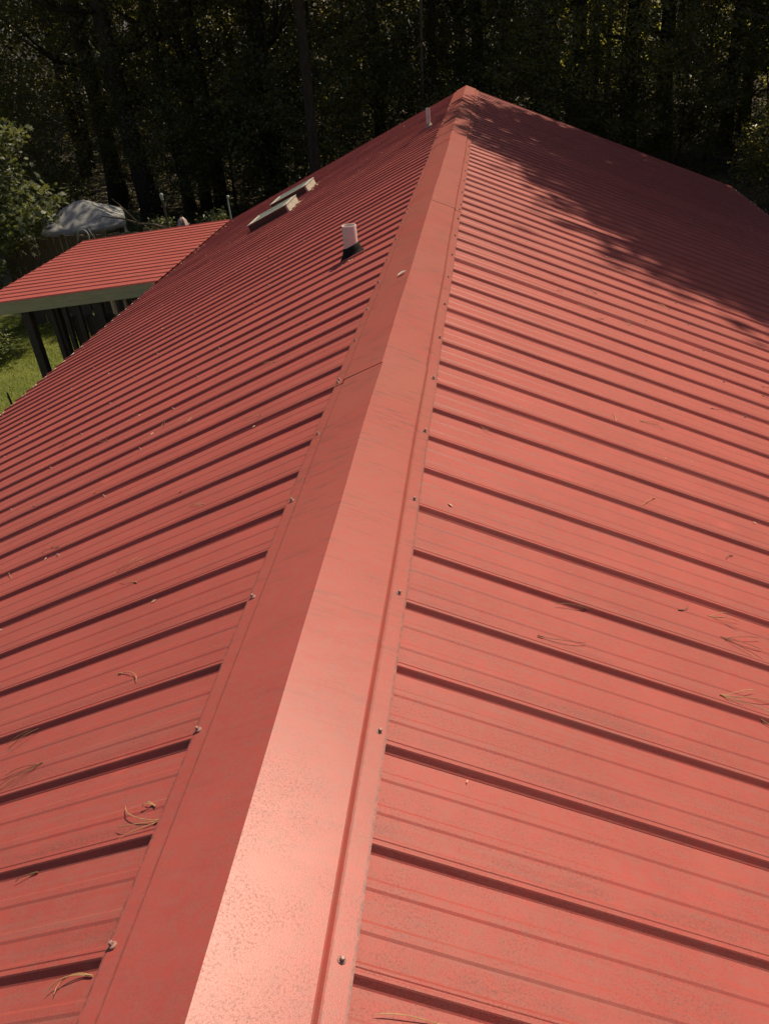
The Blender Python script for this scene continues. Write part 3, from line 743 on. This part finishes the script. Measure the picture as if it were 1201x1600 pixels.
# understorey trees
und = [(-16.5, 28.5, 0, 1.1), (-14.5, 27.6, 1, .7), (-8.8, 29.3, 3, 1.0), (-7.2, 28.6, 1, 1.05), (-5.2, 28.2, 0, 1.0), (-3.4, 29.0, 2, .95),
       (-2.0, 31.0, 0, 1.0), (-.8, 28.0, 3, .95), (1.0, 30.2, 2, .95), (3.0, 29.0, 1, .8), (5.0, 31.5, 3, .8), (8.2, 33.0, 3, .75), (11.8, 33.0, 1, .85), (13.2, 30.5, 0, .8)]
ulab = ['leafy sapling at far left above the maple', 'low sapling behind the maple at far left', 'bushy sapling behind the standpipe', 'sapling with bright tips above the skylights',
        'sunflecked sapling beyond the left rake', 'tall thin sapling left of the far vent pipe', 'sapling right above the far vent pipe', 'low bush just behind the ridge end',
        'sapling in deep shade right of the ridge end', 'dark low bush beyond the right rake', 'dark bush below the silhouetted trunk', 'dark bush under the two slanting trunks',
        'bush lit from behind near the right roof corner', 'bush at the right picture edge']
und += [(1.9, 27.6, 2, .9), (4.4, 28.6, 2, .95), (6.6, 30.0, 0, .95), (9.6, 31.0, 2, .9), (-12.9, 30.6, 2, .9), (-10.4, 28.6, 0, .85), (-6.3, 33.0, 2, 1.2), (12.0, 29.0, 2, .9), (8.5, 24.8, 3, .8), (10.4, 26.3, 1, .8)]  # last two saplings are added to darken the lit ground past the corner
ulab += ['tall dark sapling close behind the right rake top', 'tall dark sapling against the middle of the right rake', 'dense dark sapling below the bright gap', 'tall dark sapling above the right roof corner',
         'thin sapling between the two big left trunks', 'sapling in front of the close trunk trio', 'tall sapling deep in shade above the skylights', 'tall sapling at the right picture edge', 'dark low sapling added to darken the ground past the right eave corner', 'dark sapling added to darken the ground behind the right eave at the picture edge']
for (x, y, pi, sc), lb in zip(und, ulab): tree('sapling', x, y, UND[pi], lb, 'saplings at the edge of the wood', sc)
# slender pale stem behind the far vent pipe
pale = trunk_mesh('trunk', 12, .075, .03, M['bark_pale'], 6, .6, reach=1.5)
tree('slender_tree', -1.8, 29.5, (SLIM[0][0], pale), 'slender pale stem rising behind the far vent pipe', G1, .9)

# maple in front of the fence on the left
mp = root('maple_tree', (-11.6, 17.2, 0), 'leafy green maple at the left picture edge beside the fence', 'tree')
me = trunk_mesh('trunk', 4.6, .11, .03, M['bark'], 12, .2, reach=1.7, flare=1.3); link('trunk', me, None, mp)
C = np.concatenate([clumps(190, 30, (-.5, .1, 2.4), (2.0, 1.8, 1.6), (.24, .24, .10), .55),
                    clumps(70, 30, (.3, .2, 3.75), (1.55, 1.3, .95), (.22, .22, .09), .5),
                    clumps(30, 26, (1.55, .0, 4.25), (.75, .7, .28), (.18, .18, .07), .2),
                    clumps(45, 26, (1.9, -.1, 2.85), (.75, .8, .50), (.18, .18, .08), .3)])
C = C[C[:, 2] > .25]
link('crown', lobed_mesh('crown', C, .155, M['leaf_maple'], .7), None, mp)
def shrub(x, y, r_, h, n_, size, mat, label, grp=None, name='shrub'):
    t = root(name, (x, y, 0), label, 'shrub', grp)
    C = clumps(n_, 22, (0, 0, h*.55), (r_, r_, h*.48), (.12, .12, .06), .4); C[:, 2] = np.maximum(C[:, 2], .03)
    link('foliage', leaf_mesh('foliage', C, size, mat, up=.8), None, t)
    a = MB()
    for q in range(7):
        an = q*.9; a.tube([(0, 0, 0), (.3*r_*math.cos(an), .3*r_*math.sin(an), h*.4), (.7*r_*math.cos(an), .7*r_*math.sin(an), h*.8)], [.02, .014, .006], 5)
    st = a.mesh('stems'); st.materials.append(M['bark']); link('stems', st, None, t); return t
shrub(-10.6, 15.2, .8, .9, 90, .08, M['leaf_low'], 'low yellow green shrub at the left edge beside the lean-to eave', 'garden shrubs')
shrub(-7.9, 19.9, .6, 1.95, 80, .09, M['leaf_low'], 'pale leafy shrub left of the slim dark pole', 'garden shrubs')
shrub(-6.65, 20.4, .45, 2.0, 60, .09, M['leaf_low'], 'small pale shrub behind the folded umbrella', 'garden shrubs')
shrub(-4.7, 26.0, .9, 1.6, 90, .10, M['leaf_low'], 'sunlit shrub beyond the left rake above the far skylight', 'garden shrubs')
shrub(9.2, 28.5, .9, 1.0, 80, .10, M['leaf_low'], 'low lit shrub beyond the right roof corner', 'garden shrubs')
shrub(-11.9, 25.5, 1.0, 1.2, 90, .10, M['leaf_low'], 'low dappled shrub behind the grey canopy', 'garden shrubs')

# the far wood: one mass
def wood_leaves():
    out = []
    nc = 6800
    x = rng.uniform(-48, 36, nc); y = 33+41*rng.random(nc)**1.25; z = .3+8.5*rng.random(nc)**1.1
    dens = np.sin(x*.55+1.3)*np.sin(y*.4+.5)+.6*np.sin(x*1.3+y*.9+z*.7)
    clear = (((x > 4.5) & (x < 10)) | ((x > 14) & (x < 19))) & (y > 48) & (y < 66)
    k_ = (dens > -.35) & ~clear
    c = np.stack([x, y, z], 1)[k_]
    P = np.repeat(c, rng.integers(10, 44, len(c)), 0); return P+rng.normal(size=P.shape)*np.array((.42, .42, .2))
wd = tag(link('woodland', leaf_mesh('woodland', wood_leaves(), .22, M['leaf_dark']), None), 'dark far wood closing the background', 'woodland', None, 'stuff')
def roof_of_wood():
    nc = 5600; x = rng.uniform(-52, 40, nc); y = rng.uniform(29, 92, nc); z = rng.uniform(9.5, 19, nc)
    k_ = ~((((x > 7.5) & (x < 15)) | ((x > 18) & (x < 25))) & (y > 52) & (y < 72)); c = np.stack([x, y, z], 1)[k_]
    P = np.repeat(c, 24, 0); return P+rng.normal(size=P.shape)*np.array((.9, .9, .5))
tag(link('woodland_canopy', leaf_mesh('woodland_canopy', roof_of_wood(), .6, M['leaf_dark']), None), 'high leaf canopy of the far wood', 'woodland', None, 'stuff')
a = MB()
for q in range(95):
    x, y = random.uniform(-46, 34), random.uniform(39, 78); r_ = random.uniform(.1, .28)
    a.tube([(x, y, 0), (x+random.gauss(0, .2), y, 6), (x+random.gauss(0, .5), y, 15)], [r_*1.2, r_, r_*.4], 8)
tag(a.build('woodland_trunks', M['bark'], None, True), 'far dim trunks inside the wood', 'woodland', None, 'stuff')
# bright foliage in the clearing seen through the trunks at right
nc = 700; c = np.stack([np.where(rng.random(nc) < .65, rng.uniform(4.5, 10, nc), rng.uniform(14, 19, nc)), rng.uniform(52, 60, nc), .3+7.2*rng.random(nc)], 1)
c = c[np.sin(c[:, 0]*1.9+.6)+np.sin(c[:, 2]*1.7+c[:, 0]) > -.4]
P = np.repeat(c, 26, 0); P = P+rng.normal(size=P.shape)*np.array((.4, .4, .2))
tag(link('clearing_foliage', leaf_mesh('clearing_foliage', P, .2, M['leaf_far']), None), 'yellow green backlit foliage of a clearing seen between trunks', 'foliage', None, 'stuff')
# a last hedge of wood so that no sky shows
nc = 4200; c = np.stack([rng.uniform(-60, 48, nc), rng.uniform(70, 84, nc), .2+17*rng.random(nc)], 1)
P = np.repeat(c, 20, 0); P = P+rng.normal(size=P.shape)*np.array((.8, .8, .5))
tag(link('woodland_back', leaf_mesh('woodland_back', P, .55, M['leaf_dark']), None), 'deepest dark row of the far wood', 'woodland', None, 'stuff')
# forest floor plants
nc = 2600; c = np.stack([rng.uniform(-22, 18, nc), rng.uniform(23, 46, nc), rng.uniform(.05, .45, nc)], 1)
P = np.repeat(c, 14, 0); P = P+rng.normal(size=P.shape)*np.array((.22, .22, .08)); P[:, 2] = np.maximum(P[:, 2], .02)
tag(link('undergrowth', leaf_mesh('undergrowth', P, .11, M['leaf_mid'], up=1.2), None), 'low undergrowth on the forest floor', 'undergrowth', None, 'stuff')
# lawn
n_ = 60000; X = rng.uniform(-16, -6.0, n_); Y = rng.uniform(9.5, 18.5, n_)
hb = rng.uniform(.04, .10, n_); t = rng.uniform(0, 6.28, n_); w_ = .006
B = np.stack([X, Y, np.zeros(n_)], 1); dx = np.stack([np.cos(t)*w_, np.sin(t)*w_, 0*t], 1)
tip = B+np.stack([rng.normal(0, .025, n_), rng.normal(0, .025, n_), hb], 1)
V = np.stack([B-dx, B+dx, tip], 1).reshape(-1, 3)
tag(link('lawn_grass', np_mesh('lawn_grass', V, np.arange(n_*3).reshape(-1, 3), M['grass']), None), 'short green lawn grass left of the house', 'grass', None, 'stuff')
